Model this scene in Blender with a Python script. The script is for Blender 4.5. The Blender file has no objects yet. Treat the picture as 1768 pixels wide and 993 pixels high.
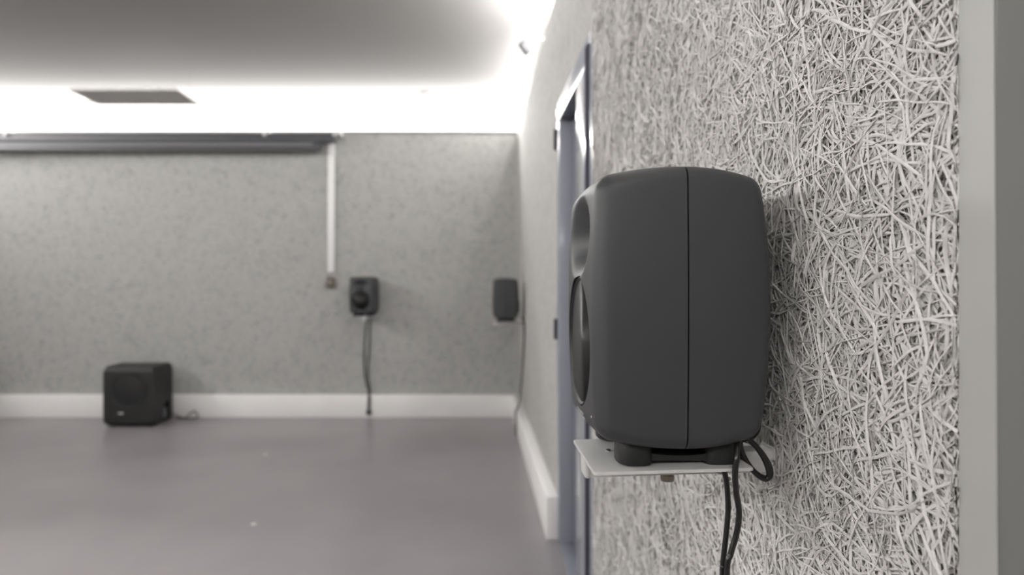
import bpy, bmesh, math, random
import numpy as np
from mathutils import Vector, Matrix
from mathutils.bvhtree import BVHTree

S = bpy.context.scene
COL = S.collection
PI = math.pi
R = math.radians

# ------------------------------------------------------------------ camera, exposure, lights
H = 1.23                  # eye height
FPX = 1125.0              # focal length in pixels of the 1768 px frame
VPX, VPY = 822.0, 494.0   # where the room's depth lines meet
CEIL = 3.00
PTOP = H + 1.455          # top of the acoustic panels (cove ledge)
WX = 0.40                 # face of the right wall panels
BY = 6.15                 # face of the back wall panels
LX = -5.3                 # left wall
FY = -2.6                 # wall behind the camera

cam = bpy.data.cameras.new('camera')
cam.sensor_width = 36
cam.lens = 36 * FPX / 1768
cam.shift_x = (884 - VPX) / 1768
cam.shift_y = -(496.5 - VPY) / 1768
cam.clip_start = 0.02
cam.dof.use_dof = True
cam.dof.focus_distance = 0.72
cam.dof.aperture_fstop = 3.6
co = bpy.data.objects.new('camera', cam)
COL.objects.link(co)
co.location = (0, 0, H)
co.rotation_euler = (PI / 2, 0, 0)
S.camera = co

S.view_settings.view_transform = 'Standard'
S.view_settings.look = 'None'
S.view_settings.gamma = 1
S.view_settings.use_curve_mapping = False
S.view_settings.exposure = 0.34

w = bpy.data.worlds.new('world')
S.world = w
w.use_nodes = True
w.node_tree.nodes['Background'].inputs[0].default_value = (0.9, 0.95, 1, 1)
w.node_tree.nodes['Background'].inputs[1].default_value = 0.0

COVE = 15.0   # watts per metre of cove light


def cove(p0, p1, d, power, wd=0.05, col=(1, 0.985, 0.965)):
    """a lamp from p0 to p1 in the cove, shining along d"""
    p0, p1, d = Vector(p0), Vector(p1), Vector(d).normalized()
    t = (p1 - p0).normalized()
    l = bpy.data.lights.new('cove_light', 'AREA')
    l.shape = 'RECTANGLE'
    l.size, l.size_y = wd, (p1 - p0).length
    l.energy = power * l.size_y
    l.color = col
    o = bpy.data.objects.new('cove_light', l)
    COL.objects.link(o)
    z = -d
    x = t.cross(z).normalized()
    m = Matrix((x, t, z)).transposed().to_4x4()
    m.translation = (p0 + p1) / 2
    o.matrix_world = m
    return o


# a low lamp washes the white band above the boards, a higher one throws light into the room
for (zl, f, up) in ((PTOP + 0.015, 0.27, 4.0), (PTOP + 0.19, 0.72, 0.08)):
    for (y0, y1, g) in ((FY + 0.1, 4.25, 4.5), (4.40, 6.2, 1.0)):
        cove((WX + 0.07, y0, zl), (WX + 0.07, y1, zl), (-1, 0, up), COVE * f * (g * 0.8 if up > 1 else 0.5))
    cove((LX, BY + 0.07, zl), (WX, BY + 0.07, zl), (0, -1, up), COVE * f)
    cove((LX - 0.07, FY, zl), (LX - 0.07, BY, zl), (1, 0, up), COVE * f * 1.5)
    cove((LX, FY - 0.07, zl), (WX, FY - 0.07, zl), (0, 1, up), COVE * f * 1.0)


def at(px, py, Y):
    """point seen at pixel px,py (1768x993 frame) at depth Y"""
    return Vector(((px - VPX) * Y / FPX, Y, H - (py - VPY) * Y / FPX))


# ------------------------------------------------------------------ materials
def mat(name, col, rough=0.5, metal=0.0, spec=0.5, bump=None, mottle=None, emit=None, coat=0):
    m = bpy.data.materials.new(name)
    m.use_nodes = True
    nt = m.node_tree
    b = nt.nodes['Principled BSDF']
    b.inputs['Base Color'].default_value = (*col, 1)
    b.inputs['Roughness'].default_value = rough
    b.inputs['Metallic'].default_value = metal
    b.inputs['Specular IOR Level'].default_value = spec
    b.inputs['Coat Weight'].default_value = coat
    tc = nt.nodes.new('ShaderNodeTexCoord')
    if mottle:
        sc, amt = mottle
        n = nt.nodes.new('ShaderNodeTexNoise')
        n.inputs['Scale'].default_value = sc
        n.inputs['Detail'].default_value = 5
        nt.links.new(tc.outputs['Object'], n.inputs['Vector'])
        r = nt.nodes.new('ShaderNodeValToRGB')
        r.color_ramp.elements[0].position = 0.3
        r.color_ramp.elements[1].position = 0.7
        r.color_ramp.elements[0].color = (*[c * (1 - amt) for c in col], 1)
        r.color_ramp.elements[1].color = (*[min(1, c * (1 + amt)) for c in col], 1)
        nt.links.new(n.outputs['Fac'], r.inputs['Fac'])
        nt.links.new(r.outputs['Color'], b.inputs['Base Color'])
    if bump:
        sc, st, dist = bump
        n = nt.nodes.new('ShaderNodeTexNoise')
        n.inputs['Scale'].default_value = sc
        n.inputs['Detail'].default_value = 4
        nt.links.new(tc.outputs['Object'], n.inputs['Vector'])
        bp = nt.nodes.new('ShaderNodeBump')
        bp.inputs['Strength'].default_value = st
        bp.inputs['Distance'].default_value = dist
        nt.links.new(n.outputs['Fac'], bp.inputs['Height'])
        nt.links.new(bp.outputs['Normal'], b.inputs['Normal'])
    if emit:
        b.inputs['Emission Color'].default_value = (*col, 1)
        b.inputs['Emission Strength'].default_value = emit
    return m


def mat_woodwool(name, axis, col, dark):
    """painted wood-wool board: crossing strands and pits. axis = wall normal ('x' or 'y')"""
    m = bpy.data.materials.new(name)
    m.use_nodes = True
    nt = m.node_tree
    N, L = nt.nodes, nt.links
    b = N['Principled BSDF']
    b.inputs['Roughness'].default_value = 0.85
    b.inputs['Specular IOR Level'].default_value = 0.25
    tc = N.new('ShaderNodeTexCoord')
    prev = None
    for i, ang in enumerate((12, 58, -38, 86, -70)):
        rot = N.new('ShaderNodeMapping')
        rot.vector_type = 'POINT'
        if axis == 'x':
            rot.inputs['Rotation'].default_value = (R(ang), 0, 0)
            rot.inputs['Scale'].default_value = (1, 1, 1)
            st = (0.2, 9, 120)
        else:
            rot.inputs['Rotation'].default_value = (0, R(ang), 0)
            st = (9, 0.2, 120)
        sc = N.new('ShaderNodeVectorMath')
        sc.operation = 'MULTIPLY'
        sc.inputs[1].default_value = st
        ad = N.new('ShaderNodeVectorMath')
        ad.operation = 'ADD'
        ad.inputs[1].default_value = (i * 13.7, i * 7.3, i * 3.1)
        n = N.new('ShaderNodeTexNoise')
        n.inputs['Scale'].default_value = 1.0
        n.inputs['Detail'].default_value = 1.5
        n.inputs['Distortion'].default_value = 0.6
        L.new(tc.outputs['Object'], rot.inputs['Vector'])
        L.new(rot.outputs[0], sc.inputs[0])
        L.new(sc.outputs[0], ad.inputs[0])
        L.new(ad.outputs[0], n.inputs['Vector'])
        if prev is None:
            prev = n.outputs['Fac']
        else:
            mx = N.new('ShaderNodeMath')
            mx.operation = 'MAXIMUM'
            L.new(prev, mx.inputs[0])
            L.new(n.outputs['Fac'], mx.inputs[1])
            prev = mx.outputs[0]
    # broad unevenness of the board
    big = N.new('ShaderNodeTexNoise')
    big.inputs['Scale'].default_value = 16
    big.inputs['Detail'].default_value = 6
    big.inputs['Roughness'].default_value = 0.7
    L.new(tc.outputs['Object'], big.inputs['Vector'])
    mul = N.new('ShaderNodeMath')
    mul.operation = 'MULTIPLY_ADD'
    mul.inputs[1].default_value = 0.45
    L.new(big.outputs['Fac'], mul.inputs[0])
    L.new(prev, mul.inputs[2])
    r = N.new('ShaderNodeValToRGB')
    r.color_ramp.elements[0].position = 0.66
    r.color_ramp.elements[0].color = (*dark, 1)
    r.color_ramp.elements[1].position = 0.84
    r.color_ramp.elements[1].color = (*col, 1)
    L.new(mul.outputs[0], r.inputs['Fac'])
    L.new(r.outputs['Color'], b.inputs['Base Color'])
    bp = N.new('ShaderNodeBump')
    bp.inputs['Strength'].default_value = 0.6
    bp.inputs['Distance'].default_value = 0.006
    L.new(mul.outputs[0], bp.inputs['Height'])
    L.new(bp.outputs['Normal'], b.inputs['Normal'])
    return m


WCOL = (0.46, 0.455, 0.44)
M = {}
M['board_x'] = mat_woodwool('wood_wool_side', 'x', WCOL, (0.30, 0.295, 0.285))
M['board_y'] = mat_woodwool('wood_wool_back', 'y', (0.43, 0.43, 0.415), (0.26, 0.26, 0.25))
M['fibre'] = mat('wood_wool_strand', (0.69, 0.676, 0.657), 0.8, spec=0.25, bump=(260, 0.25, 0.001), mottle=(90, 0.10))
M['matrix'] = mat('wood_wool_core', (0.34, 0.32, 0.31), 0.95, spec=0.1, bump=(300, 0.8, 0.003), mottle=(140, 0.35))
M['plaster'] = mat('white_plaster', (0.82, 0.81, 0.79), 0.8, bump=(60, 0.05, 0.002))
M['ceiling'] = mat('ceiling_paint', (0.21, 0.203, 0.198), 0.85, bump=(50, 0.05, 0.002))
M['baseboard'] = mat('white_baseboard_paint', (0.88, 0.87, 0.86), 0.45, mottle=(3, 0.03))
M['bluegrey'] = mat('blue_grey_gloss_paint', (0.27, 0.285, 0.33), 0.07, spec=0.5)
M['frame_paint'] = mat('blue_grey_satin_paint', (0.34, 0.357, 0.40), 0.12, spec=0.15)
M['bluegrey_shade'] = mat('shaded_blue_grey_paint', (0.10, 0.105, 0.135), 0.3)  # shade of the recessed door soffit, put into a darker blue-grey
M['gasket'] = mat('dark_seal', (0.05, 0.05, 0.065), 0.95, spec=0.05)
M['trim_light'] = mat('pale_grey_trim_paint', (0.42, 0.42, 0.405), 0.5, mottle=(4, 0.03))
M['trim_dark'] = mat('mid_grey_paint', (0.27, 0.27, 0.265), 0.5)
M['cab'] = mat('dark_grey_cast_metal', (0.046, 0.047, 0.050), 0.5, spec=0.45, bump=(900, 0.12, 0.0004))
M['cab_dark'] = mat('black_seam', (0.008, 0.008, 0.009), 0.7)
M['rubber'] = mat('black_rubber', (0.012, 0.0125, 0.0125), 0.55, bump=(500, 0.1, 0.0004))
M['cone'] = mat('black_cone', (0.008, 0.008, 0.0085), 0.5)
M['metal_white'] = mat('white_powder_coated_steel', (0.62, 0.615, 0.61), 0.42, bump=(500, 0.06, 0.0005))
M['chrome'] = mat('chrome', (0.75, 0.75, 0.75), 0.15, metal=1)
M['brass'] = mat('brown_plastic', (0.30, 0.235, 0.18), 0.45)
M['cable'] = mat('black_cable_sheath', (0.009, 0.0085, 0.0085), 0.3, spec=0.6)
M['logo'] = mat('silver_lettering', (0.75, 0.75, 0.75), 0.3, metal=0.6)
M['sub'] = mat('black_subwoofer_paint', (0.012, 0.0125, 0.0125), 0.5, bump=(300, 0.1, 0.0008))
M['screen'] = mat('charcoal_housing', (0.055, 0.055, 0.062), 0.45)
M['screen_roll'] = mat('grey_housing_band', (0.16, 0.16, 0.17), 0.5)
M['white'] = mat('white_plastic', (0.8, 0.8, 0.8), 0.4)
M['vent'] = mat('pale_grey_vent_paint', (0.74, 0.73, 0.71), 0.6)
M['fixture'] = mat('dark_grey_fixture', (0.08, 0.08, 0.085), 0.5)
M['speck'] = mat('white_fleck', (0.75, 0.74, 0.72), 0.6)


def mat_floor():
    m = bpy.data.materials.new('grey_vinyl_floor')
    m.use_nodes = True
    nt = m.node_tree
    N, L = nt.nodes, nt.links
    b = N['Principled BSDF']
    b.inputs['Specular IOR Level'].default_value = 0.5
    tc = N.new('ShaderNodeTexCoord')
    n = N.new('ShaderNodeTexNoise')
    n.inputs['Scale'].default_value = 1.6
    n.inputs['Detail'].default_value = 8
    L.new(tc.outputs['Object'], n.inputs['Vector'])
    r = N.new('ShaderNodeValToRGB')
    r.color_ramp.elements[0].position = 0.3
    r.color_ramp.elements[0].color = (0.268, 0.249, 0.258, 1)
    r.color_ramp.elements[1].position = 0.75
    r.color_ramp.elements[1].color = (0.315, 0.295, 0.304, 1)
    L.new(n.outputs['Fac'], r.inputs['Fac'])
    # one welded sheet seam running across the floor
    sep = N.new('ShaderNodeSeparateXYZ')
    L.new(tc.outputs['Object'], sep.inputs[0])
    p0, p1 = at(400, 830, 1), at(200, 985, 1)
    a = Vector(((400 - VPX) * H / (830 - VPY), FPX * H / (830 - VPY)))
    c = Vector(((200 - VPX) * H / (985 - VPY), FPX * H / (985 - VPY)))
    d = (c - a).normalized()
    nx, ny = -d.y, d.x
    off = a.x * nx + a.y * ny
    m1 = N.new('ShaderNodeMath'); m1.operation = 'MULTIPLY'; m1.inputs[1].default_value = nx
    m2 = N.new('ShaderNodeMath'); m2.operation = 'MULTIPLY_ADD'; m2.inputs[1].default_value = ny
    m3 = N.new('ShaderNodeMath'); m3.operation = 'SUBTRACT'; m3.inputs[1].default_value = off
    m4 = N.new('ShaderNodeMath'); m4.operation = 'ABSOLUTE'
    m5 = N.new('ShaderNodeMath'); m5.operation = 'LESS_THAN'; m5.inputs[1].default_value = 0.0035
    L.new(sep.outputs['X'], m1.inputs[0])
    L.new(sep.outputs['Y'], m2.inputs[0])
    L.new(m1.outputs[0], m2.inputs[2])
    L.new(m2.outputs[0], m3.inputs[0])
    L.new(m3.outputs[0], m4.inputs[0])
    L.new(m4.outputs[0], m5.inputs[0])
    mx = N.new('ShaderNodeMix'); mx.data_type = 'RGBA'
    L.new(m5.outputs[0], mx.inputs['Factor'])
    L.new(r.outputs['Color'], mx.inputs[6])
    mx.inputs[7].default_value = (0.30, 0.29, 0.29, 1)
    L.new(mx.outputs[2], b.inputs['Base Color'])
    n2 = N.new('ShaderNodeTexNoise')
    n2.inputs['Scale'].default_value = 5
    n2.inputs['Detail'].default_value = 6
    L.new(tc.outputs['Object'], n2.inputs['Vector'])
    mr = N.new('ShaderNodeMapRange')
    mr.inputs['To Min'].default_value = 0.29
    mr.inputs['To Max'].default_value = 0.33
    L.new(n2.outputs['Fac'], mr.inputs['Value'])
    L.new(mr.outputs[0], b.inputs['Roughness'])
    return m


M['floor'] = mat_floor()


def mat_grille():
    m = bpy.data.materials.new('perforated_black_grille')
    m.use_nodes = True
    nt = m.node_tree
    N, L = nt.nodes, nt.links
    b = N['Principled BSDF']
    b.inputs['Roughness'].default_value = 0.5
    b.inputs['Metallic'].default_value = 0.3
    tc = N.new('ShaderNodeTexCoord')
    sep = N.new('ShaderNodeSeparateXYZ')
    L.new(tc.outputs['Object'], sep.inputs[0])

    def wave(out):
        a = N.new('ShaderNodeMath'); a.operation = 'MULTIPLY'; a.inputs[1].default_value = 2 * PI / 0.0034
        s = N.new('ShaderNodeMath'); s.operation = 'SINE'
        L.new(out, a.inputs[0]); L.new(a.outputs[0], s.inputs[0])
        return s.outputs[0]
    p = N.new('ShaderNodeMath'); p.operation = 'MULTIPLY'
    L.new(wave(sep.outputs['Y']), p.inputs[0]); L.new(wave(sep.outputs['Z']), p.inputs[1])
    q = N.new('ShaderNodeMath'); q.operation = 'ABSOLUTE'
    L.new(p.outputs[0], q.inputs[0])
    r = N.new('ShaderNodeValToRGB')
    r.color_ramp.elements[0].position = 0.30
    r.color_ramp.elements[0].color = (0.07, 0.07, 0.07, 1)
    r.color_ramp.elements[1].position = 0.42
    r.color_ramp.elements[1].color = (0.006, 0.006, 0.006, 1)
    L.new(q.outputs[0], r.inputs['Fac'])
    L.new(r.outputs['Color'], b.inputs['Base Color'])
    return m


M['grille'] = mat_grille()


# ------------------------------------------------------------------ mesh helpers
def link(name, me, m, parent=None, smooth=False, sharp=None):
    o = bpy.data.objects.new(name, me)
    COL.objects.link(o)
    if m is not None and not me.materials:
        me.materials.append(m)
    if smooth:
        me.polygons.foreach_set('use_smooth', [True] * len(me.polygons))
        if sharp:
            me.set_sharp_from_angle(angle=R(sharp))
    if parent:
        o.parent = parent
    return o


def obj(name, bm, m, parent=None, smooth=False, sharp=None):
    me = bpy.data.meshes.new(name)
    bmesh.ops.recalc_face_normals(bm, faces=bm.faces)
    bm.to_mesh(me)
    bm.free()
    return link(name, me, m, parent, smooth, sharp)


def box(bm, x0, x1, y0, y1, z0, z1, bev=0, seg=2, mi=0):
    b2 = bmesh.new()
    vs = [b2.verts.new((x, y, z)) for x in (x0, x1) for y in (y0, y1) for z in (z0, z1)]
    for f in ((0, 1, 3, 2), (4, 6, 7, 5), (0, 4, 5, 1), (2, 3, 7, 6), (0, 2, 6, 4), (1, 5, 7, 3)):
        b2.faces.new([vs[i] for i in f])
    if bev:
        bmesh.ops.bevel(b2, geom=list(b2.edges), offset=bev, segments=seg, profile=0.5, affect='EDGES')
    for f in b2.faces:
        f.material_index = mi
    me = bpy.data.meshes.new('tmp')
    b2.to_mesh(me)
    b2.free()
    bm.from_mesh(me)
    bpy.data.meshes.remove(me)


def bx(name, x0, x1, y0, y1, z0, z1, m, parent=None, bev=0, seg=2):
    bm = bmesh.new()
    box(bm, min(x0, x1), max(x0, x1), min(y0, y1), max(y0, y1), min(z0, z1), max(z0, z1), bev, seg)
    return obj(name, bm, m, parent, smooth=bev > 0, sharp=35)


def spline(pts, n=10):
    P = [Vector(p) for p in pts]
    P = [2 * P[0] - P[1]] + P + [2 * P[-1] - P[-2]]
    out = []
    for i in range(1, len(P) - 2):
        for k in range(n):
            t = k / n
            p0, p1, p2, p3 = P[i - 1:i + 3]
            out.append(0.5 * ((2 * p1) + (p2 - p0) * t + (2 * p0 - 5 * p1 + 4 * p2 - p3) * t * t
                              + (3 * p1 - p0 - 3 * p2 + p3) * t ** 3))
    out.append(P[-2])
    return out


def tube(bm, path, r, sides=10):
    path = [Vector(p) for p in path]
    rings = []
    up = Vector((0.13, 0.31, 0.94)).normalized()
    prevn = None
    for i, p in enumerate(path):
        t = (path[min(i + 1, len(path) - 1)] - path[max(i - 1, 0)]).normalized()
        nrm = (prevn - t * prevn.dot(t)) if prevn else up.cross(t)
        if nrm.length < 1e-5:
            nrm = Vector((1, 0, 0)).cross(t)
        nrm.normalize()
        prevn = nrm
        bn = t.cross(nrm)
        rr = r(i / (len(path) - 1)) if callable(r) else r
        rings.append([bm.verts.new(p + rr * (math.cos(a) * nrm + math.sin(a) * bn))
                      for a in (2 * PI * k / sides for k in range(sides))])
    for a, b in zip(rings, rings[1:]):
        for k in range(sides):
            bm.faces.new((a[k], a[(k + 1) % sides], b[(k + 1) % sides], b[k]))
    bm.faces.new(rings[0])
    bm.faces.new(rings[-1][::-1])


def lathe(bm, prof, axis='x', seg=48, c=(0, 0, 0)):
    """prof: (radius, along axis) pairs"""
    rings = []
    for (r, h) in prof:
        ring = []
        for k in range(seg):
            a = 2 * PI * k / seg
            u, v = r * math.cos(a), r * math.sin(a)
            p = {'x': (h, u, v), 'y': (u, h, v), 'z': (u, v, h)}[axis]
            ring.append(bm.verts.new((p[0] + c[0], p[1] + c[1], p[2] + c[2])))
        rings.append(ring)
    for a, b in zip(rings, rings[1:]):
        for k in range(seg):
            bm.faces.new((a[k], a[(k + 1) % seg], b[(k + 1) % seg], b[k]))
    if prof[0][0] > 0:
        bm.faces.new(rings[0])
    if prof[-1][0] > 0:
        bm.faces.new(rings[-1][::-1])
    bmesh.ops.remove_doubles(bm, verts=bm.verts, dist=1e-6)


def tag(o, label=None, cat=None, group=None, kind=None):
    if label: o['label'] = label
    if cat: o['category'] = cat
    if group: o['group'] = group
    if kind: o['kind'] = kind
    return o


def empty(name, loc, rz=0):
    o = bpy.data.objects.new(name, None)
    o.empty_display_size = 0.05
    COL.objects.link(o)
    o.location = loc
    o.rotation_euler = (0, 0, rz)
    return o


def copy_tree(o, parent=None):
    c = o.copy()
    COL.objects.link(c)
    c.parent = parent
    for ch in list(o.children):
        copy_tree(ch, c)
    return c


def struct(o):
    o['kind'] = 'structure'
    return o


# ------------------------------------------------------------------ the room
PT = 0.10   # panel depth = depth of the cove ledge
struct(bx('floor', LX - 0.3, WX + 0.4, FY - 0.3, BY + 0.4, -0.1, 0, M['floor']))
struct(bx('ceiling', LX - 0.3, WX + 0.4, FY - 0.3, BY + 0.4, CEIL, CEIL + 0.1, M['ceiling']))

# door opening in the right wall
DY0, DY1 = 2.20, 3.17          # outer edges of the opening in the panelling
DTOP = 2.115
RX = WX + PT                   # structural wall face behind the panels
SLAB0 = 0.534                  # near end of the panelling


def wall_right():
    bm = bmesh.new()
    # masonry: lower parts beside the door openings, upper band
    box(bm, RX, RX + 0.15, FY - 0.2, BY + 0.3, PTOP - 0.05, CEIL, mi=0)
    box(bm, RX, RX + 0.15, DY1, BY + 0.3, 0, PTOP - 0.05, mi=0)
    box(bm, RX, RX + 0.15, SLAB0 - 0.04, DY0, 0, PTOP - 0.05, mi=0)
    box(bm, RX, RX + 0.15, DY0, DY1, DTOP, PTOP - 0.05, mi=0)
    box(bm, RX, RX + 0.15, FY - 0.2, -0.45, 0, PTOP - 0.05, mi=0)
    box(bm, RX, RX + 0.15, -0.45, SLAB0 - 0.04, DTOP, PTOP - 0.05, mi=0)
    # panels
    box(bm, WX, RX, DY1, BY + 0.02, 0, PTOP, mi=1)
    box(bm, WX, RX, DY0, DY1, DTOP, PTOP, mi=1)
    box(bm, WX + 0.004, RX, SLAB0, DY0, 0, PTOP, mi=2)
    box(bm, WX, RX, FY, -0.45, 0, PTOP, mi=1)
    box(bm, WX, RX, -0.45, SLAB0, DTOP, PTOP, mi=1)
    me = bpy.data.meshes.new('wall_right')
    bm.to_mesh(me)
    bm.free()
    base_v = len(me.vertices)

    # crossing wood strands on the near board
    rng = np.random.default_rng(7)

    def strands(n, y0, y1, z0, z1, rows, cross, wmin, wmax, lmin, lmax):
        cy = rng.uniform(y0, y1, n)
        cz = rng.uniform(z0, z1, n)
        th = rng.uniform(0, PI, n)
        L_ = rng.uniform(lmin, lmax, n) * rng.choice([1, 1, 1, 0.6, 1.6], n)
        W_ = rng.uniform(wmin, wmax, n)
        k = rng.normal(0, 3.5, n) * rng.choice([0.4, 1, 1, 3.2], n)
        k2 = rng.normal(0, 40, n)
        d0 = rng.beta(1.1, 1.3, n) * 0.0125
        roll0 = rng.normal(0, 0.45, n)
        droll = rng.normal(0, 8, n)
        s = np.linspace(-0.5, 0.5, rows)[None, :] * L_[:, None]
        ang = th[:, None] + k[:, None] * s + k2[:, None] * s * s + 0.09 * np.sin(s * 110 + cz[:, None] * 500)
        ds = L_ / (rows - 1)
        py = np.cumsum(np.cos(ang) * ds[:, None], 1)
        pz = np.cumsum(np.sin(ang) * ds[:, None], 1)
        py = py - py.mean(1, keepdims=True) + cy[:, None]
        pz = pz - pz.mean(1, keepdims=True) + cz[:, None]
        slope = rng.normal(0, 0.02, n)
        dep = d0[:, None] + slope[:, None] * s + 0.0013 * np.sin(s * 70 + cy[:, None] * 300)
        e = np.abs(np.linspace(-1, 1, rows))[None, :]
        dep = dep - 0.0035 * e ** 4            # ends dive into the board
        dep = np.clip(dep, -0.004, 0.0135)
        roll = roll0[:, None] + droll[:, None] * s
        ny, nz = -np.sin(ang), np.cos(ang)
        taper = 1 - 0.45 * e ** 6
        V = []
        for c in np.linspace(-1, 1, cross):
            hw = 0.5 * W_[:, None] * c * taper
            yy = py + hw * ny * np.cos(roll)
            zz = pz + hw * nz * np.cos(roll)
            xx = WX + 0.003 - dep - hw * np.sin(roll) + (abs(c) - 0.5) * 0.26 * W_[:, None]
            V.append(np.stack([xx, yy, zz], -1))
        V = np.stack(V, 2)                     # n, rows, cross, 3
        V[..., 1] = np.clip(V[..., 1], SLAB0 + 0.0005, DY0 - 0.001)
        V[..., 2] = np.clip(V[..., 2], 0.002, PTOP - 0.002)
        idx = np.arange(n * rows * cross).reshape(n, rows, cross)
        F = np.stack([idx[:, :-1, :-1], idx[:, 1:, :-1], idx[:, 1:, 1:], idx[:, :-1, 1:]], -1).reshape(-1, 4)
        return V.reshape(-1, 3), F

    sets = [
        strands(16500, SLAB0, 1.25, H - 0.62, H + 0.62, 11, 3, 0.0014, 0.0036, 0.05, 0.16),
        strands(2200, SLAB0, 1.25, 0.0, H - 0.6, 8, 2, 0.002, 0.005, 0.06, 0.16),
        strands(3600, SLAB0, 1.25, H + 0.6, PTOP, 8, 2, 0.002, 0.005, 0.06, 0.16),
        strands(28000, 1.2, DY0, 0.1, PTOP, 7, 2, 0.0016, 0.0036, 0.06, 0.16),
    ]
    V, F, off = [], [], base_v
    for v, f in sets:
        V.append(v)
        F.append(f + off)
        off += len(v)
    V = np.concatenate(V)
    F = np.concatenate(F)
    bvs = np.empty(base_v * 3, 'f')
    me.vertices.foreach_get('co', bvs)
    nl = len(me.loops)
    lv = np.empty(nl, 'i'); me.loops.foreach_get('vertex_index', lv)
    ls = np.empty(len(me.polygons), 'i'); me.polygons.foreach_get('loop_start', ls)
    mi = np.empty(len(me.polygons), 'i'); me.polygons.foreach_get('material_index', mi)
    nm = bpy.data.meshes.new('wall_right')
    nm.vertices.add(base_v + len(V))
    nm.vertices.foreach_set('co', np.concatenate([bvs, V.ravel().astype('f')]))
    nm.loops.add(nl + F.size)
    nm.loops.foreach_set('vertex_index', np.concatenate([lv, F.ravel().astype('i')]))
    nm.polygons.add(len(ls) + len(F))
    nm.polygons.foreach_set('loop_start', np.concatenate([ls, nl + 4 * np.arange(len(F))]).astype('i'))
    for m_ in (M['plaster'], M['board_x'], M['matrix'], M['fibre']):
        nm.materials.append(m_)
    nm.polygons.foreach_set('material_index', np.concatenate([mi, np.full(len(F), 3)]).astype('i'))
    nm.polygons.foreach_set('use_smooth', np.concatenate([np.zeros(len(ls), bool), np.ones(len(F), bool)]))
    nm.update(calc_edges=True)
    bpy.data.meshes.remove(me)
    return struct(link('wall_right', nm, None))


wall_right()


def board_wall(name, masonry, panel, m):
    bm = bmesh.new()
    box(bm, *masonry, mi=0)
    box(bm, *panel, mi=1)
    me = bpy.data.meshes.new(name)
    bm.to_mesh(me)
    bm.free()
    me.materials.append(M['plaster'])
    me.materials.append(m)
    return struct(link(name, me, None))


board_wall('wall_back', (LX - 0.3, RX, BY + PT + 0.02, BY + 0.35, 0, CEIL),
           (LX - 0.1, WX - 0.028, BY, BY + PT + 0.02, 0, PTOP), M['board_y'])
board_wall('wall_left', (LX - 0.35, LX - PT, FY, BY + 0.35, 0, CEIL),
           (LX - PT, LX, FY, BY, 0, PTOP), M['board_x'])
board_wall('wall_front', (LX - 0.3, RX, FY - 0.35, FY - PT, 0, CEIL),
           (LX - PT, RX, FY - PT, FY, 0, PTOP), M['board_y'])

# skirting and corner post
BH, BT = 0.21, 0.06
struct(bx('baseboard_back', LX, WX - BT, BY - BT, BY, 0, BH, M['baseboard'], bev=0.004))
struct(bx('baseboard_right', WX - BT, WX, 3.155, BY, 0, BH, M['baseboard'], bev=0.004))
struct(bx('baseboard_left', LX, LX + BT, FY, BY - BT, 0, BH, M['baseboard'], bev=0.004))
struct(bx('trim_1', WX - 0.028, WX + 0.0, BY - 0.012, BY + 0.05, BH, PTOP, M['trim_light'], bev=0.003))
struct(bx('shadow_strip', LX, WX - 0.02, BY - 0.022, BY + 0.004, PTOP - 0.014, PTOP + 0.004, M['trim_dark'], bev=0.002))  # grey strip painted in for the thin shadow line along the board top

# ---- the blue-grey door
def door():
    root = empty('door_1', (WX, (DY0 + DY1) / 2, 0))
    struct(root)
    cy = (DY0 + DY1) / 2

    def part(name, x0, x1, y0, y1, z0, z1, m, parent=root, bev=0.002):
        o = bx(name, x0 - WX, x1 - WX, y0 - cy, y1 - cy, z0, z1, m, parent, bev=bev)
        return o
    LT = 2.02
    bm = bmesh.new()
    for a in (
        (WX - 0.006 - WX, 0.0, DY0 - cy, 2.285 - cy, 0, DTOP),        # outer near strip
        (WX - 0.006 - WX, 0.0, 2.285 - cy, DY1 - cy, LT, DTOP),       # head face
        (-0.006, 0.09, 2.325 - cy, 2.56 - cy, 0, LT),                 # near jamb
        (-0.006, 0.09, 3.10 - cy, DY1 - cy, 0, LT),                   # far jamb
    ):
        box(bm, *a, bev=0.002)
    fr = obj('door_frame', bm, M['frame_paint'], root, smooth=True, sharp=35)
    part('door_lintel', WX, WX + 0.09, 2.285, DY1, LT, DTOP, M['bluegrey_shade'])
    part('door_seal', WX - 0.012, WX + 0.02, 2.275, 2.33, 0, LT + 0.06, M['gasket'])
    leaf = part('door_leaf', WX + 0.055, WX + 0.095, 2.56, 3.10, 0.012, LT, M['bluegrey'])
    for z in (0.115, 1.02, 1.945):
        bm = bmesh.new()
        lathe(bm, [(0.0085, -0.05), (0.0085, 0.05)], 'z', 16, (-0.012, 3.185 - cy, z))
        box(bm, -0.010, 0.004, 3.172 - cy, 3.205 - cy, z - 0.05, z + 0.05)
        obj('hinge', bm, M['gasket'], root)
    part('threshold', WX - 0.01, WX + 0.09, 2.325, 3.10, 0, 0.011, M['bluegrey'])
    hd = empty('door_handle', (0, 0, 0)); hd.parent = leaf
    bpy.data.objects.remove(hd)
    bm = bmesh.new()
    tube(bm, spline([(0.055, 2.63 - cy, 1.03), (0.015, 2.63 - cy, 1.03), (0.010, 2.64 - cy, 1.03), (0.010, 2.74 - cy, 1.03)], 6), 0.009, 12)
    lathe(bm, [(0.024, 0.045), (0.024, 0.055)], 'x', 24, (0, 2.63 - cy, 1.03))
    obj('door_handle', bm, M['chrome'], leaf, smooth=True, sharp=35)
    # rooms beyond are closed off
    return root


door()

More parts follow.
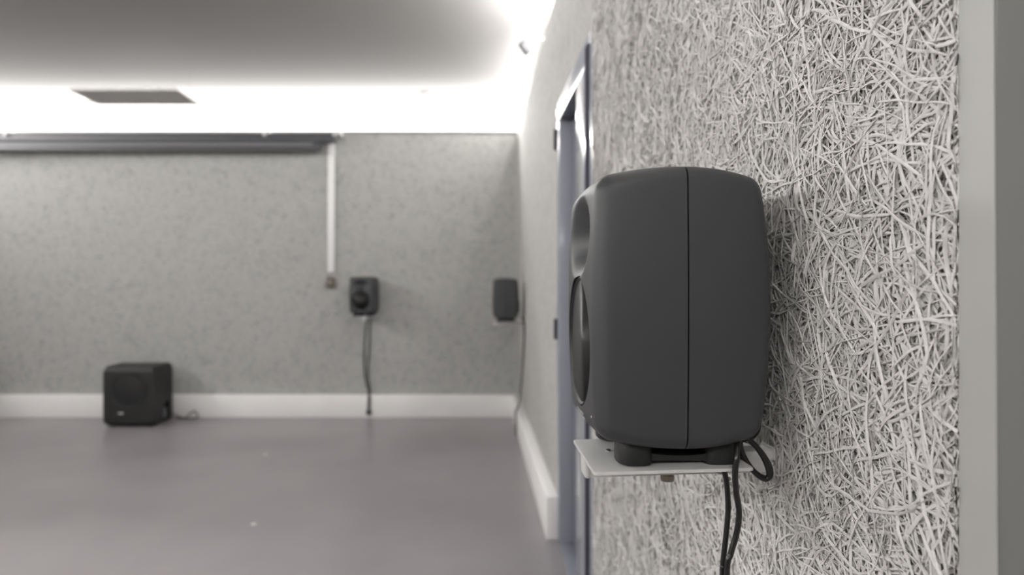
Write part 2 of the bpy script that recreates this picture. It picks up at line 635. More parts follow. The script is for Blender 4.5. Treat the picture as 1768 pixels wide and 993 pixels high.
# ---- pale frame at the near end of the boards, and the grey door leaf inside it
def near_frame():
    bm = bmesh.new()
    # face strip, its two edges lean a touch off plumb as in the place
    def quadprism(x0, x1, ya0, ya1, yb0, yb1, z0, z1):
        lo = [(x0, ya0, z0), (x1, ya0, z0), (x1, ya1, z0), (x0, ya1, z0)]
        hi = [(x0, yb0, z1), (x1, yb0, z1), (x1, yb1, z1), (x0, yb1, z1)]
        v = [bm.verts.new(p) for p in lo + hi]
        for f in ((0, 3, 2, 1), (4, 5, 6, 7), (0, 1, 5, 4), (1, 2, 6, 5), (2, 3, 7, 6), (3, 0, 4, 7)):
            bm.faces.new([v[i] for i in f])
    quadprism(WX - 0.004, WX - 0.0025, 0.4880, 0.5328, 0.5035, 0.5375, 0, DTOP)
    bmesh.ops.bevel(bm, geom=list(bm.edges), offset=0.0004, segments=2, affect='EDGES')
    return struct(obj('trim_3', bm, M['trim_light'], smooth=True, sharp=35))


near_frame()
struct(bx('trim_4', WX - 0.0025, RX + 0.02, 0.497, 0.532, 0, DTOP, M['trim_dark']))
struct(bx('door_2', WX + 0.045, WX + 0.09, -0.45, 0.50, 0.005, DTOP - 0.003, M['trim_dark'], bev=0.002))


# ------------------------------------------------------------------ loudspeaker
CA, CB, CC = 0.1115, 0.1185, 0.170     # half depth, half width, half height


def cab_point(c, r=0.0155):
    """point on a cube surface -> point on the swollen rounded cabinet"""
    h = (CA, CB, CC)
    r = 0.0155 + 0.006 * max(0.0, -c[0]) ** 2
    p = [c[i] * h[i] for i in range(3)]
    inn = [max(-(h[i] - r), min(h[i] - r, p[i])) for i in range(3)]
    d = Vector([p[i] - inn[i] for i in range(3)])
    d.normalize()
    q = Vector(inn) + r * d
    nx, ny, nz = q.x / CA, q.y / CB, q.z / CC
    x = q.x * (1 - (0.115 if nx > 0 else 0.052) * nz * nz - 0.03 * ny * ny)
    y = q.y * (1 - (0.07 if nx > 0 else 0.055) * abs(nx) ** 3 - 0.03 * nz * nz)
    z = q.z * (1 - (0.092 if nx > 0 else 0.068) * nx * nx - 0.012 * ny * ny - 0.010 * abs(ny) ** 5)
    if nx > 0:
        x *= 0.955
    if nx < 0:
        # waveguide scooped out round the tweeter
        sy, sz = y / 0.080, (z - 0.090) / 0.057
        s = math.sqrt(sy * sy + sz * sz)
        if s < 1:
            x += 0.035 * (1 - s * s) ** 1.6 * min(1, max(0, (-nx - 0.2) / 0.4))
    return Vector((x, y, z))


def axis_samples(half, r, n_mid, n_r):
    a = r / half
    out = []
    for i in range(n_r):                       # even steps in angle on the rounding
        out.append(-1 + a * (1 - math.tan(PI / 4 * (1 - i / n_r))))
    for i in range(n_mid + 1):
        out.append(-1 + a + (2 - 2 * a) * i / n_mid)
    for i in range(n_r - 1, -1, -1):
        out.append(1 - a * (1 - math.tan(PI / 4 * (1 - i / n_r))))
    return out


def cabinet_half(side, res=1.0):
    r = 0.0155
    nr = max(3, int(8 * res))
    ys = axis_samples(CB, r, int(46 * res), nr)
    zs = axis_samples(CC, r, int(70 * res), nr)
    xs_full = axis_samples(CA, r, int(24 * res) // 2 * 2, nr)
    xs = [x for x in xs_full if x <= 1e-9]
    if side > 0:
        xs = [-x for x in xs]
    g = 0.0009 / CA
    bm = bmesh.new()
    cache = {}

    def V(c):
        k = tuple(round(v, 6) for v in c)
        if k not in cache:
            cache[k] = bm.verts.new(cab_point(c))
        return cache[k]
    end = -1 if side < 0 else 1
    for i in range(len(ys) - 1):
        for j in range(len(zs) - 1):
            bm.faces.new([V((end, ys[a], zs[b])) for a, b in ((i, j), (i + 1, j), (i + 1, j + 1), (i, j + 1))])
    loop = [(y, -1) for y in ys] + [(1, z) for z in zs[1:]] + [(y, 1) for y in ys[::-1][1:]] + [(-1, z) for z in zs[::-1][1:-1]]
    for k in range(len(loop)):
        a, b = loop[k], loop[(k + 1) % len(loop)]
        for i in range(len(xs) - 1):
            bm.faces.new([V((xs[i], *a)), V((xs[i], *b)), V((xs[i + 1], *b)), V((xs[i + 1], *a))])
    # seam: rim rolls in
    rim = [V((xs[-1], *a)) for a in loop]
    for v in rim:
        v.co.x = side * 0.0009
    prev = rim
    for dx, sc in ((0.0, 0.0012), (0.0, 0.006), ):
        ring = []
        for v in prev:
            d = Vector((0, v.co.y, v.co.z)).normalized()
            ring.append(bm.verts.new(v.co - d * sc))
        for k in range(len(ring)):
            bm.faces.new((prev[k], prev[(k + 1) % len(ring)], ring[(k + 1) % len(ring)], ring[k]))
        prev = ring
    bm.faces.new(prev)
    bmesh.ops.recalc_face_normals(bm, faces=bm.faces)
    return bm


WZ, WR = -0.047, 0.0865     # woofer centre and radius


def make_speaker(res=1.0):
    """front looks along -x, origin at the middle of the foot of the stand"""
    root = empty('loudspeaker', (0, 0, 0))
    Z0 = CC + 0.022       # centre of the cabinet above the feet
    bmf = cabinet_half(-1, res)
    f = obj('front_enclosure', bmf, M['cab'], root)
    # woofer opening, cut into the front
    bc = bmesh.new()
    lathe(bc, [(WR, -0.20), (WR, -0.070)], 'x', 96, (0, 0, WZ))
    bmesh.ops.recalc_face_normals(bc, faces=bc.faces)
    cut = obj('cutter', bc, None)
    md = f.modifiers.new('cut', 'BOOLEAN')
    md.operation = 'DIFFERENCE'
    md.solver = 'EXACT'
    md.object = cut
    dg = bpy.context.evaluated_depsgraph_get()
    nm = bpy.data.meshes.new_from_object(f.evaluated_get(dg))
    f.modifiers.clear()
    f.data = nm
    if not nm.materials:
        nm.materials.append(M['cab'])
    bpy.data.objects.remove(cut)
    nm.polygons.foreach_set('use_smooth', [True] * len(nm.polygons))
    nm.set_sharp_from_angle(angle=R(40))
    f.location.z = Z0
    b = obj('rear_enclosure', cabinet_half(1, res), M['cab'], root, smooth=True, sharp=40)
    b.location.z = Z0
    bv = BVHTree.FromPolygons([v.co.copy() for v in nm.vertices], [tuple(p.vertices) for p in nm.polygons])

    def surf(y, z):
        hit = bv.ray_cast(Vector((-0.3, y, z)), Vector((1, 0, 0)))
        return hit[0].x, hit[1]
    # seam shadow core
    # woofer: rim, concave perforated grille with a domed middle
    xr, _ = surf(0.0, WZ - WR - 0.004)
    x0 = -CA * 0.985
    bm = bmesh.new()
    lathe(bm, [(WR - 0.0004, x0 + 0.010), (WR - 0.0004, x0 + 0.0035), (WR - 0.0022, x0 + 0.0018), (WR - 0.0045, x0 + 0.0035),
               (WR - 0.006, x0 + 0.006), (0.0005, x0 + 0.036)], 'x', 96, (0, 0, WZ))
    wf = obj('woofer', bm, M['cone'], root, smooth=True, sharp=50)
    wf.location.z = Z0
    bm = bmesh.new()
    prof = [(WR - 0.0055, x0 + 0.0045)]
    for i in range(1, 25):
        t = i / 24
        rr = (WR - 0.0055) * (1 - t)
        dep = 0.0045 + 0.024 * math.sin(min(1, t / 0.62) * PI / 2) ** 1.1
        if t > 0.66:
            dep -= 0.007 * math.sin((t - 0.66) / 0.34 * PI / 2)
        prof.append((max(rr, 0.0), x0 + dep))
    lathe(bm, prof, 'x', 96, (0, 0, WZ))
    g = obj('grille', bm, M['grille'], wf, smooth=True)
    # tweeter in the middle of the waveguide
    xt, _ = surf(0, 0.090)
    bm = bmesh.new()
    lathe(bm, [(0.0165, xt + 0.004), (0.0165, xt - 0.001), (0.0150, xt - 0.0018), (0.0135, xt - 0.0005), (0.0110, xt - 0.0028),
               (0.0075, xt - 0.0048), (0.0035, xt - 0.0058), (0.0, xt - 0.006)], 'x', 40, (0, 0, 0.090))
    t = obj('tweeter', bm, M['grille'], root, smooth=True)
    t.location.z = Z0
    # maker's lettering and the power light
    cu = bpy.data.curves.new('lettering', 'FONT')
    cu.body = 'GENELEC'
    cu.size = 0.0115
    cu.align_x = 'CENTER'
    cu.extrude = 0.0007
    cu.space_character = 1.12
    to = bpy.data.objects.new('tmp_text', cu)
    COL.objects.link(to)
    dg = bpy.context.evaluated_depsgraph_get()
    tm = bpy.data.meshes.new_from_object(to.evaluated_get(dg))
    bpy.data.objects.remove(to)
    zt = -0.1475
    for v in tm.vertices:      # text x -> -y (read from the front), text y -> z, wrapped on the face
        tx, ty, tz = v.co
        y, z = -tx, zt + ty
        sx, _ = surf(y, z)
        v.co = Vector((sx - 0.0003 - tz, y, z))
    tm.materials.clear()
    tm.materials.append(M['logo'])
    lo = link('lettering', tm, None, root)
    lo.location.z = Z0
    sx, _ = surf(-0.078, -0.134)
    bm = bmesh.new()
    lathe(bm, [(0.0016, 0.002), (0.0016, -0.0004), (0.0008, -0.0008), (0.0, -0.0009)], 'x', 20, (sx, -0.078, -0.134))
    le = obj('power_light', bm, M['logo'], root, smooth=True, sharp=40)
    le.location.z = Z0
    # connector bay at the back
    bm = bmesh.new()
    box(bm, CA * 0.90, CA * 1.005, -0.07, 0.07, -0.12, -0.02, bev=0.004)
    rp = obj('rear_panel', bm, M['cab_dark'], root, smooth=True, sharp=40)
    rp.location.z = Z0

    # rubber table stand
    def pad(name, x, y, rx, ry, z0, z1, parent):
        bm = bmesh.new()
        rings = []
        n = 28
        for (s, zz) in ((0.86, z0), (0.97, z0 + 0.0012), (1.0, z0 + 0.005), (1.0, z0 + 0.012), (0.97, z1 - 0.006), (0.90, z1)):
            ring = []
            for k in range(n):
                a = 2 * PI * k / n
                cx, sy_ = math.cos(a), math.sin(a)
                e = 0.62
                ring.append(bm.verts.new((x + rx * s * math.copysign(abs(cx) ** e, cx), y + ry * s * math.copysign(abs(sy_) ** e, sy_), zz)))
            rings.append(ring)
        for a, b_ in zip(rings, rings[1:]):
            for k in range(n):
                bm.faces.new((a[k], a[(k + 1) % n], b_[(k + 1) % n], b_[k]))
        bm.faces.new(rings[0])
        bm.faces.new(rings[-1])
        return obj(name, bm, M['rubber'], parent, smooth=True, sharp=50)
    st = empty('table_stand', (0, 0, 0))
    st.parent = root
    bm = bmesh.new()
    # cradle following the curved underside, arched below
    n = 24
    for ysgn in (-1, 1):
        ya, yb = ysgn * 0.030, ysgn * 0.082
        rows = []
        for i in range(n + 1):
            x = -0.062 + 0.124 * i / n
            t_ = abs(x) / 0.068
            ztop = 0.0215 + 0.0105 * t_ ** 2
            zbot = 0.0055 - 0.0035 * t_ ** 3
            zin = ztop - 0.006
            rows.append([bm.verts.new(p) for p in ((x, ya, zbot + 0.004), (x, yb, zbot), (x, yb, zin - 0.004), (x, ya, ztop - 0.002))])
        for a, b_ in zip(rows, rows[1:]):
            for k in range(4):
                bm.faces.new((a[k], a[(k + 1) % 4], b_[(k + 1) % 4], b_[k]))
        bm.faces.new(rows[0]); bm.faces.new(rows[-1])
    box(bm, -0.03, 0.03, -0.032, 0.032, 0.009, 0.0195, bev=0.002)
    cr = obj('cradle', bm, M['rubber'], root, smooth=True, sharp=40)
    bpy.data.objects.remove(st)
    cr.name = 'table_stand'
    for sx_ in (-1, 1):
        for sy_ in (-1, 1):
            pad('stand_foot', sx_ * 0.052, sy_ * 0.064, 0.0215, 0.025, 0.0, 0.030, cr)
    return root


spk = make_speaker()
SZ = H - 0.2195
SPX, SPY = 0.2465, 0.874
spk.location = (SPX, SPY, SZ + 0.0018)
GR = 'dark grey two-way loudspeakers on wall shelves'
tag(spk, 'large dark grey loudspeaker in the foreground, seen from its side, on white shelf', 'loudspeaker', GR)


# ------------------------------------------------------------------ wall shelf under a loudspeaker
def make_shelf():
    """origin on the wall face at the middle of the plate top; arm runs to -x"""
    root = empty('wall_shelf', (0, 0, 0))
    tilt = 0.036
    def T(bm):
        bm.transform(Matrix.Rotation(-tilt, 4, 'Y') if False else Matrix.Identity(4))
    # plate, its corners rounded
    bm = bmesh.new()
    x0, x1, y0, y1 = -0.259, -0.069, -0.104, 0.062
    pts = []
    r = 0.005
    for cx, cy, a0 in ((x0 + r, y0 + r, 180), (x1 - r, y0 + r, 270), (x1 - r, y1 - r, 0), (x0 + r, y1 - r, 90)):
        for k in range(5):
            a = R(a0 + 90 * k / 4)
            pts.append((cx + r * math.cos(a), cy + r * math.sin(a)))
    lo = [bm.verts.new((x, y, -0.0035)) for x, y in pts]
    hi = [bm.verts.new((x, y, 0)) for x, y in pts]
    bm.faces.new(lo[::-1]); bm.faces.new(hi)
    for k in range(len(pts)):
        k2 = (k + 1) % len(pts)
        bm.faces.new((lo[k], lo[k2], hi[k2], hi[k]))
    bmesh.ops.bevel(bm, geom=[e for e in bm.edges if all(abs(v.co.z) < 1e-6 for v in e.verts)], offset=0.0007, segments=2, affect='EDGES')
    plate = obj('shelf_plate', bm, M['metal_white'], root, smooth=True, sharp=50)
    arm = bx('support_arm', -0.250, -0.003, -0.016, 0.016, -0.0325, -0.0036, M['metal_white'], root, bev=0.0025)
    cap = bx('arm_end_cap', -0.256, -0.247, -0.017, 0.017, -0.034, -0.0050, M['metal_white'], root, bev=0.004, seg=3)
    wp = bx('wall_plate', -0.008, -0.0, -0.020, 0.020, -0.037, 0.000, M['metal_white'], root, bev=0.0015)
    for z in (-0.018, ):
        bm = bmesh.new()
        lathe(bm, [(0.0045, 0), (0.0045, -0.002), (0.002, -0.004), (0, -0.004)], 'x', 12, (-0.008, -0.0178, z))
        obj('screw', bm, M['chrome'], wp, smooth=True, sharp=40)
    bm = bmesh.new()
    lathe(bm, [(0.0085, -0.0415), (0.0090, -0.040), (0.0090, -0.034), (0.0075, -0.0325)], 'z', 24, (-0.144, -0.004, -0.001))
    obj('knob', bm, M['brass'], root, smooth=True, sharp=40)
    bm = bmesh.new()
    lathe(bm, [(0.0038, 0), (0.0036, 0.0012), (0.0018, 0.0022), (0, 0.0024)], 'z', 14, (-0.222, -0.005, 0))
    obj('bolt', bm, M['chrome'], root, smooth=True, sharp=50)
    # the shelf sags a little at its free end
    root.rotation_euler = (0, R(-1.7), 0)
    return root


GS = 'white steel wall shelves under the loudspeakers'
shelf = make_shelf()
shelf.location = (WX - 0.002, SPY, SZ + 0.0066)
tag(shelf, 'white steel wall shelf holding the large foreground loudspeaker', 'wall shelf', GS)


def place(src, loc, rz, label, group):
    c = copy_tree(src)
    c.location = loc
    c.rotation_euler.z = rz
    c['label'] = label
    c['group'] = group
    return c


# far loudspeaker on the right wall
Y2 = 5.42
z2 = H - 0.268 - 0.027
place(spk, (0.2475, Y2, z2 + 0.0018), 0, 'small-looking dark loudspeaker near the room corner, seen side-on, right wall', GR)
place(shelf, (WX - 0.002, Y2, z2 + 0.0066), 0, 'thin wall shelf near the room corner, under the side-on loudspeaker', GS)
# loudspeaker on the back wall
c3 = at(629.5, 510, 5.99)
z3 = c3.z - CC - 0.022
place(spk, (c3.x, 5.985, z3 + 0.0018), PI / 2 - R(9), 'dark loudspeaker on the back wall with its round woofer facing us', GR)
s3 = place(shelf, (c3.x + 0.01, BY - 0.002, z3 + 0.0066), PI / 2, 'wall shelf on the back wall under the forward-facing loudspeaker', GS)


# ------------------------------------------------------------------ cables
def cable(name, pts, r, label, group=None, n=10, sides=10, m='cable'):
    bm = bmesh.new()
    tube(bm, spline(pts, n), r, sides)
    o = obj(name, bm, M[m], None, smooth=True)
    tag(o, label, 'cable', group)
    return o


CG = 'black cables hanging from the loudspeakers'
a = at
pts = [Vector((0.366, 0.90, H - 0.165)), Vector((0.372, 0.86, H - 0.182)), a(1296, 757, 0.83), a(1282, 754, 0.80), a(1274, 764, 0.776), a(1272, 790, 0.762), a(1269, 815, 0.765),
       a(1271, 850, 0.775), a(1276, 885, 0.785), a(1272, 920, 0.79), a(1262, 955, 0.79), a(1255, 993, 0.79),
       Vector((0.31, 0.80, 0.75)), Vector((0.315, 0.82, 0.4)), Vector((0.33, 0.83, 0.12)), Vector((0.30, 0.86, 0.006)), Vector((0.33, 0.95, 0.006))]
cable('power_cable', pts, 0.0036, 'black cable hanging in front of the plate corner, below the foreground loudspeaker', CG)
pts = [Vector((0.356, 0.93, H - 0.19)), Vector((0.365, 0.91, H - 0.236)), a(1262, 806, 0.850), a(1246, 815, 0.84), a(1240, 812, 0.815), a(1248, 810, 0.80), a(1253, 825, 0.80),
       a(1256, 850, 0.80), a(1257, 885, 0.80), a(1253, 930, 0.80), a(1248, 975, 0.80), a(1247, 1000, 0.80),
       Vector((0.303, 0.81, 0.72)), Vector((0.30, 0.83, 0.4)), Vector((0.31, 0.85, 0.1)), Vector((0.27, 0.90, 0.006)), Vector((0.30, 1.0, 0.006))]
cable('signal_cable', pts, 0.0033, 'thinner black cable emerging from beneath the foreground shelf plate', CG)
# the coiled slack beside the bracket
pts = [Vector((0.372, 0.95, H - 0.20)), Vector((0.375, 0.90, H - 0.190))]
turns = 3
for i in range(turns * 12 + 2):
    t = 2 * PI * (i - 4) / 12
    k = i / (turns * 12)
    px = 1303 + (21 + 5 * k) * math.cos(t) + 12 * math.sin(t)
    py = 792 + 12 * math.cos(t) + (34 - 3 * k) * math.sin(t)
    pts.append(a(px, py, 0.800 + 0.012 * k))
pts += [Vector((0.378, 0.90, H - 0.215)), Vector((0.380, 0.96, H - 0.22))]
cable('coiled_cable', pts, 0.0034, 'coil of black cable slack hanging beside the foreground bracket arm', n=4)

# far right-wall loudspeaker cables
for dx, nm_, lb in ((0.0, 'power_cable', 'dark cable dropping from the corner loudspeaker to the floor, closer to the corner'),
                    (0.045, 'signal_cable', 'dark cable looping beside its twin below the corner loudspeaker')):
    pts = [Vector((0.365, Y2 + 0.02 + dx, z2 + 0.05)), Vector((0.385, Y2 - 0.10 + dx, z2 + 0.02)), Vector((0.390, Y2 - 0.16 + dx, z2 - 0.07)),
           Vector((0.388, Y2 - 0.08 + dx, z2 - 0.25)), Vector((0.385, Y2 + 0.06 + dx, z2 - 0.48)), Vector((0.360, Y2 - 0.02 + dx, BH + 0.05)),
           Vector((0.330, Y2 - 0.03 + dx, BH - 0.03)), Vector((0.330, Y2 - 0.06 + dx, 0.06)), Vector((0.328, Y2 - 0.10 + dx, 0.008))]
    cable(nm_, pts, 0.005, lb, CG, n=8, sides=8)
# back wall loudspeaker cables
xb = c3.x
for dx, nm_, lb in ((-0.022, 'power_cable', 'left cable of the pair hanging on the back wall below its loudspeaker'),
                    (0.016, 'signal_cable', 'right cable of the pair hanging on the back wall below its loudspeaker')):
    pts = [Vector((xb + dx + 0.03, BY - 0.045, z3 + 0.05)), Vector((xb + dx + 0.015, BY - 0.03, z3 - 0.07)), Vector((xb + dx * 1.3, BY - 0.014, z3 - 0.30)), Vector((xb + dx * 0.8 - 0.008, BY - 0.010, z3 - 0.55)),
           Vector((xb + dx * 0.5 + 0.018, BY - 0.012, BH + 0.05)), Vector((xb + 0.025 + dx * 0.3, BY - 0.045, BH + 0.01)), Vector((xb + 0.028 + dx * 0.4, BY - BT - 0.008, BH - 0.03)), Vector((xb + 0.026 + dx * 0.4, BY - BT - 0.008, 0.075))]
    cable(nm_, pts, 0.0062, lb, CG, n=8, sides=8)
o = bx('wall_socket', xb - 0.0, xb + 0.05, BY - BT - 0.022, BY - BT - 0.001, 0.028, 0.072, M['fixture'], bev=0.003)
tag(o, 'tiny dark socket at the foot of the back baseboard where two cables end', 'socket')


# ------------------------------------------------------------------ subwoofer
def subwoofer():
    x0 = (178 - VPX) * 5.66 / FPX
    wd, hd, dd = 0.44, 0.525, 0.35
    root = empty('subwoofer', (x0 + wd / 2, 5.66, 0))
    # outline of the spiral cabinet seen from the side: y back, z up
    def prof_round(pts, r, n=6):
        out = []
        L_ = len(pts)
        for i in range(L_):
            p0, p1, p2 = Vector(pts[i - 1]), Vector(pts[i]), Vector(pts[(i + 1) % L_])
            rr = r[i]
            a_ = (p0 - p1).normalized(); b_ = (p2 - p1).normalized()
            s, e = p1 + a_ * rr, p1 + b_ * rr
            for k in range(n + 1):
                t = k / n
                out.append((1 - t) ** 2 * s + 2 * t * (1 - t) * p1 + t * t * e)
        return out
    # main drum of the cabinet
    def prism(outline, xa, xb_, bev, m, name, parent):
        bm = bmesh.new()
        A = [bm.verts.new((xa, p.x, p.y)) for p in outline]
        B = [bm.verts.new((xb_, p.x, p.y)) for p in outline]
        fa = bm.faces.new(A); fb = bm.faces.new(B[::-1])
        n_ = len(outline)
        for k in range(n_):
            bm.faces.new((A[k], B[k], B[(k + 1) % n_], A[(k + 1) % n_]))
        bmesh.ops.bevel(bm, geom=list(set(fa.edges) | set(fb.edges)), offset=bev, segments=5, affect='EDGES')
        return obj(name, bm, m, parent, smooth=True, sharp=40)
    h2 = wd / 2
    front = prof_round([(0, 0.02), (0, hd), (dd, hd + 0.01), (dd, 0.02), (dd - 0.06, 0.02), (dd - 0.06, 0.21), (dd - 0.16, 0.17), (dd - 0.19, 0.02)],
                       [0.04, 0.05, 0.07, 0.015, 0.015, 0.03, 0.03, 0.02])
    body = prism(front, -h2, h2, 0.010, M['sub'], 'enclosure', root)
    # inner tongue of the port
    tongue = prof_round([(dd - 0.135, 0.03), (dd - 0.135, 0.10), (dd - 0.075, 0.135), (dd - 0.075, 0.03)], [0.015] * 4)
    prism(tongue, -h2 + 0.02, h2 - 0.02, 0.004, M['screen_roll'], 'port', root)
    bx('base', -h2 + 0.02, h2 - 0.02, 0.03, dd - 0.01, 0.008, 0.05, M['sub'], root, bev=0.006)
    for sx in (-1, 1):
        for y in (0.07, dd - 0.05):
            bm = bmesh.new()
            lathe(bm, [(0.018, 0), (0.02, 0.003), (0.02, 0.010)], 'z', 20, (sx * (h2 - 0.06), y, 0))
            obj('foot', bm, M['rubber'], root, smooth=True, sharp=40)
    # round driver grille on the front
    bm = bmesh.new()
    R0 = 0.158
    prof = [(R0, 0.004), (R0, -0.004), (R0 - 0.004, -0.007), (R0 - 0.009, -0.005)]
    for i in range(9):
        t = i / 8
        prof.append(((R0 - 0.012) * (1 - t), -0.004 - 0.009 * math.sin(t * PI / 2)))
    lathe(bm, prof, 'y', 64, (0, 0, 0.325))
    obj('grille', bm, M['cone'], root, smooth=True, sharp=50)
    bx('badge', -0.085, -0.045, -0.004, 0.0015, 0.119, 0.129, M['vent'], root, bev=0.001)
    tag(root, 'black subwoofer cabinet standing on the floor in front of the back wall', 'subwoofer')
    return root, x0, wd


sub, sx0, swd = subwoofer()
pts = [(sx0 + swd - 0.06, 6.075, 0.05), (sx0 + swd + 0.03, 6.075, 0.012), (sx0 + swd + 0.10, 6.055, 0.006), (sx0 + swd + 0.15, 6.05, 0.05), (sx0 + swd + 0.18, 6.06, 0.065), (sx0 + swd + 0.215, 6.055, 0.03), (sx0 + swd + 0.20, 6.04, 0.006),
       (sx0 + swd + 0.10, 6.02, 0.006), (sx0 + swd + 0.02, 6.04, 0.006)]
cable('power_cable', pts, 0.005, 'short dark cable curled on the floor beside the subwoofer', n=6, sides=8)


# ------------------------------------------------------------------ projection screen under the back cove
def screen():
    Yc = 6.02
    xr = (578 - VPX) * Yc / FPX
    xl = -5.0
    zt = H + (494 - 230) * Yc / FPX
    root = empty('projection_screen', ((xr + xl) / 2, Yc, zt))
    L2 = (xr - xl) / 2
    xc = (xr + xl) / 2
    bm = bmesh.new()
    box(bm, -L2, L2, -0.045, 0.055, -0.088, -0.004, bev=0.010, seg=3)
    obj('housing', bm, M['screen'], root, smooth=True, sharp=40)
    xe = (545 - VPX) * Yc / FPX - xc
    bx('roller', -L2 + 0.05, xe, -0.030, 0.03, -0.126, -0.0875, M['screen_roll'], root, bev=0.008)
    xe2 = (553 - VPX) * Yc / FPX - xc
    bx('bottom_bar', -L2 + 0.05, xe2, -0.040, 0.035, -0.170, -0.1255, M['screen'], root, bev=0.008)
    bx('end_cap', xe - 0.02, xe + 0.06, -0.034, 0.034, -0.150, -0.087, M['screen'], root, bev=0.006)
    bx('end_cap', L2 - 0.012, L2 + 0.006, -0.048, 0.058, -0.092, -0.001, M['screen'], root, bev=0.006)
    for px in (20, 463, 583):
        x = (px - VPX) * Yc / FPX - xc
        bm = bmesh.new()
        box(bm, x - 0.028, x + 0.028, -0.055, 0.128, -0.014, 0.012, bev=0.003)
        tube(bm, [(x - 0.03, -0.05, -0.022), (x - 0.005, -0.06, -0.030)], 0.012, 10)
        obj('bracket', bm, M['metal_white'], root, smooth=True, sharp=40)
    tag(root, 'long charcoal projection screen housing, rolled up along the top of the back wall', 'projection screen')


screen()

# white conduit and its switch
xa, xb_ = (566 - VPX) * 6.13 / FPX, (577.5 - VPX) * 6.13 / FPX
zb, zt = H + (494 - 470) * 6.13 / FPX, H + (494 - 236) * 6.13 / FPX
r_ = empty('cable_conduit', ((xa + xb_) / 2, BY, zb))
hw = (xb_ - xa) / 2
bx('conduit_cover', -hw, hw, -0.030, -0.001, 0, zt - zb, M['white'], r_, bev=0.004)
bx('conduit_clip', -hw - 0.006, hw + 0.006, -0.034, -0.001, zt - zb - 0.03, zt - zb - 0.005, M['white'], r_, bev=0.003)
tag(r_, 'narrow white vertical conduit running down the back wall from the screen housing', 'conduit')
sw = empty('wall_switch', ((xa + xb_) / 2 - 0.003, BY, zb - 0.095))
bx('back_box', -0.040, 0.040, -0.040, -0.001, -0.055, 0.055, M['brass'], sw, bev=0.005)
bx('switch_plate', -0.032, 0.032, -0.046, -0.039, -0.046, 0.046, M['fixture'], sw, bev=0.003)
bx('rocker', -0.014, 0.014, -0.052, -0.045, -0.022, 0.022, M['brass'], sw, bev=0.003)
tag(sw, 'small dark switch box at the lower end of the white conduit', 'switch')

# ------------------------------------------------------------------ ceiling things
def vent():
    # a flat diffuser panel hung a hand's breadth under the cove line
    zv = H + 1.43
    y0, y1 = 1.43 * FPX / (494 - 156), 1.43 * FPX / (494 - 180)
    xa_ = (((131 - VPX) * y0 + (158 - VPX) * y1) / FPX) / 2
    xb2 = (((317 - VPX) * y0 + (334 - VPX) * y1) / FPX) / 2
    cx, cy, L2, W2 = (xa_ + xb2) / 2, (y0 + y1) / 2, (xb2 - xa_) / 2, (y1 - y0) / 2
    root = empty('ceiling_vent', (cx, cy, zv))
    bm = bmesh.new()
    e = 0.025
    for a_ in ((-L2, L2, -W2, -W2 + e), (-L2, L2, W2 - e, W2), (-L2, -L2 + e, -W2 + e, W2 - e), (L2 - e, L2, -W2 + e, W2 - e),
               (-L2 / 3 - 0.01, -L2 / 3 + 0.01, -W2 + e, W2 - e), (L2 / 3 - 0.01, L2 / 3 + 0.01, -W2 + e, W2 - e)):
        box(bm, *a_, 0, 0.022)
    obj('frame', bm, M['vent'], root)
    bm = bmesh.new()
    n = 12
    for k in range(n):
        y = -W2 + e + (k + 0.5) * (2 * W2 - 2 * e) / n
        box(bm, -L2 + e, L2 - e, y - 0.008, y + 0.008, 0.003, 0.008)
    box(bm, -L2 + 0.01, L2 - 0.01, -W2 + 0.01, W2 - 0.01, 0.010, 0.020)
    obj('slats', bm, M['vent'], root)
    for sx in (-1, 1):
        for sy in (-1, 1):
            bm = bmesh.new()
            x, y = sx * (L2 - 0.05), sy * (W2 - 0.05)
            tube(bm, [(x, y, 0.018), (x, y, CEIL - zv)], 0.0004, 6)
            obj('suspension_wire', bm, M['ceiling'], root)
    tag(root, 'flat pale grey rectangular vent panel hung near the ceiling before the bright back cove', 'vent')


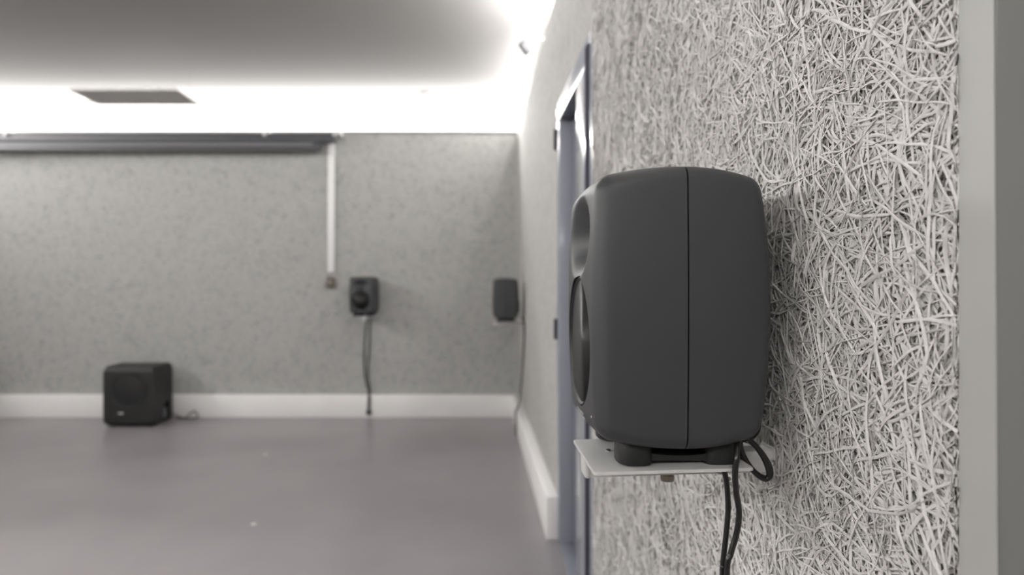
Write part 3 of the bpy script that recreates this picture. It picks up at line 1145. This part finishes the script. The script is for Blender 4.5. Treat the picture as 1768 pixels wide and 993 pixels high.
vent()
det = empty('smoke_detector', ((735 - VPX) * 6.02 / FPX, 6.02, CEIL))
bm = bmesh.new()
lathe(bm, [(0.075, 0), (0.075, -0.018), (0.065, -0.030), (0.035, -0.040), (0.03, -0.047), (0, -0.048)], 'z', 40)
obj('detector_cover', bm, M['white'], det, smooth=True, sharp=40)
bm = bmesh.new()
lathe(bm, [(0.045, -0.030), (0.052, -0.034), (0.045, -0.038)], 'z', 40)
obj('sensor_ring', bm, M['vent'], det, smooth=True)
tag(det, 'small pale round detector on the ceiling close to the back cove', 'detector')

# dark spotlight hanging in the right cove
p = at(907, 82, 4.40)
sp = empty('spotlight', (RX, p.y, p.z))
dx = p.x - RX
bm = bmesh.new()
lathe(bm, [(0.030, -0.042), (0.034, -0.036), (0.034, 0.036), (0.026, 0.045), (0, 0.046)], 'z', 28)
bm.transform(Matrix.Translation((dx, 0, 0)) @ Matrix.Rotation(R(28), 4, 'X') @ Matrix.Rotation(R(-38), 4, 'Y'))
obj('lamp_head', bm, M['fixture'], sp, smooth=True, sharp=40)
bm = bmesh.new()
tube(bm, spline([(-0.004, 0, 0.06), (dx * 0.5, 0, 0.06), (dx * 0.95, 0, 0.045), (dx, 0, 0.02)], 6), 0.006, 10)
obj('arm', bm, M['white'], sp, smooth=True)
bm = bmesh.new()
lathe(bm, [(0.026, 0), (0.026, -0.010), (0.018, -0.014), (0, -0.014)], 'x', 24, (0, 0, 0.06))
obj('wall_mount', bm, M['white'], sp, smooth=True, sharp=40)
tag(sp, 'small dark spotlight held out in the bright cove above the right wall', 'spotlight')

# flecks of paper on the floor
for i, (px, py) in enumerate(((458, 785), (438, 905))):
    Yf = FPX * H / (py - VPY)
    bm = bmesh.new()
    rr = random.Random(i)
    lathe(bm, [(0.013, 0.0), (0.012, 0.0018), (0.006, 0.0032), (0, 0.0036)], 'z', 9)
    for v in bm.verts:
        v.co.x *= rr.uniform(0.8, 1.5)
        v.co.y *= rr.uniform(0.8, 1.3)
    o = obj('paper_scrap', bm, M['speck'])
    o.location = ((px - VPX) * Yf / FPX, Yf, 0)
    tag(o, ['white fleck on the grey floor, farther of the two', 'white fleck on the grey floor, nearer of the two'][i], 'scrap', 'white flecks on the floor')
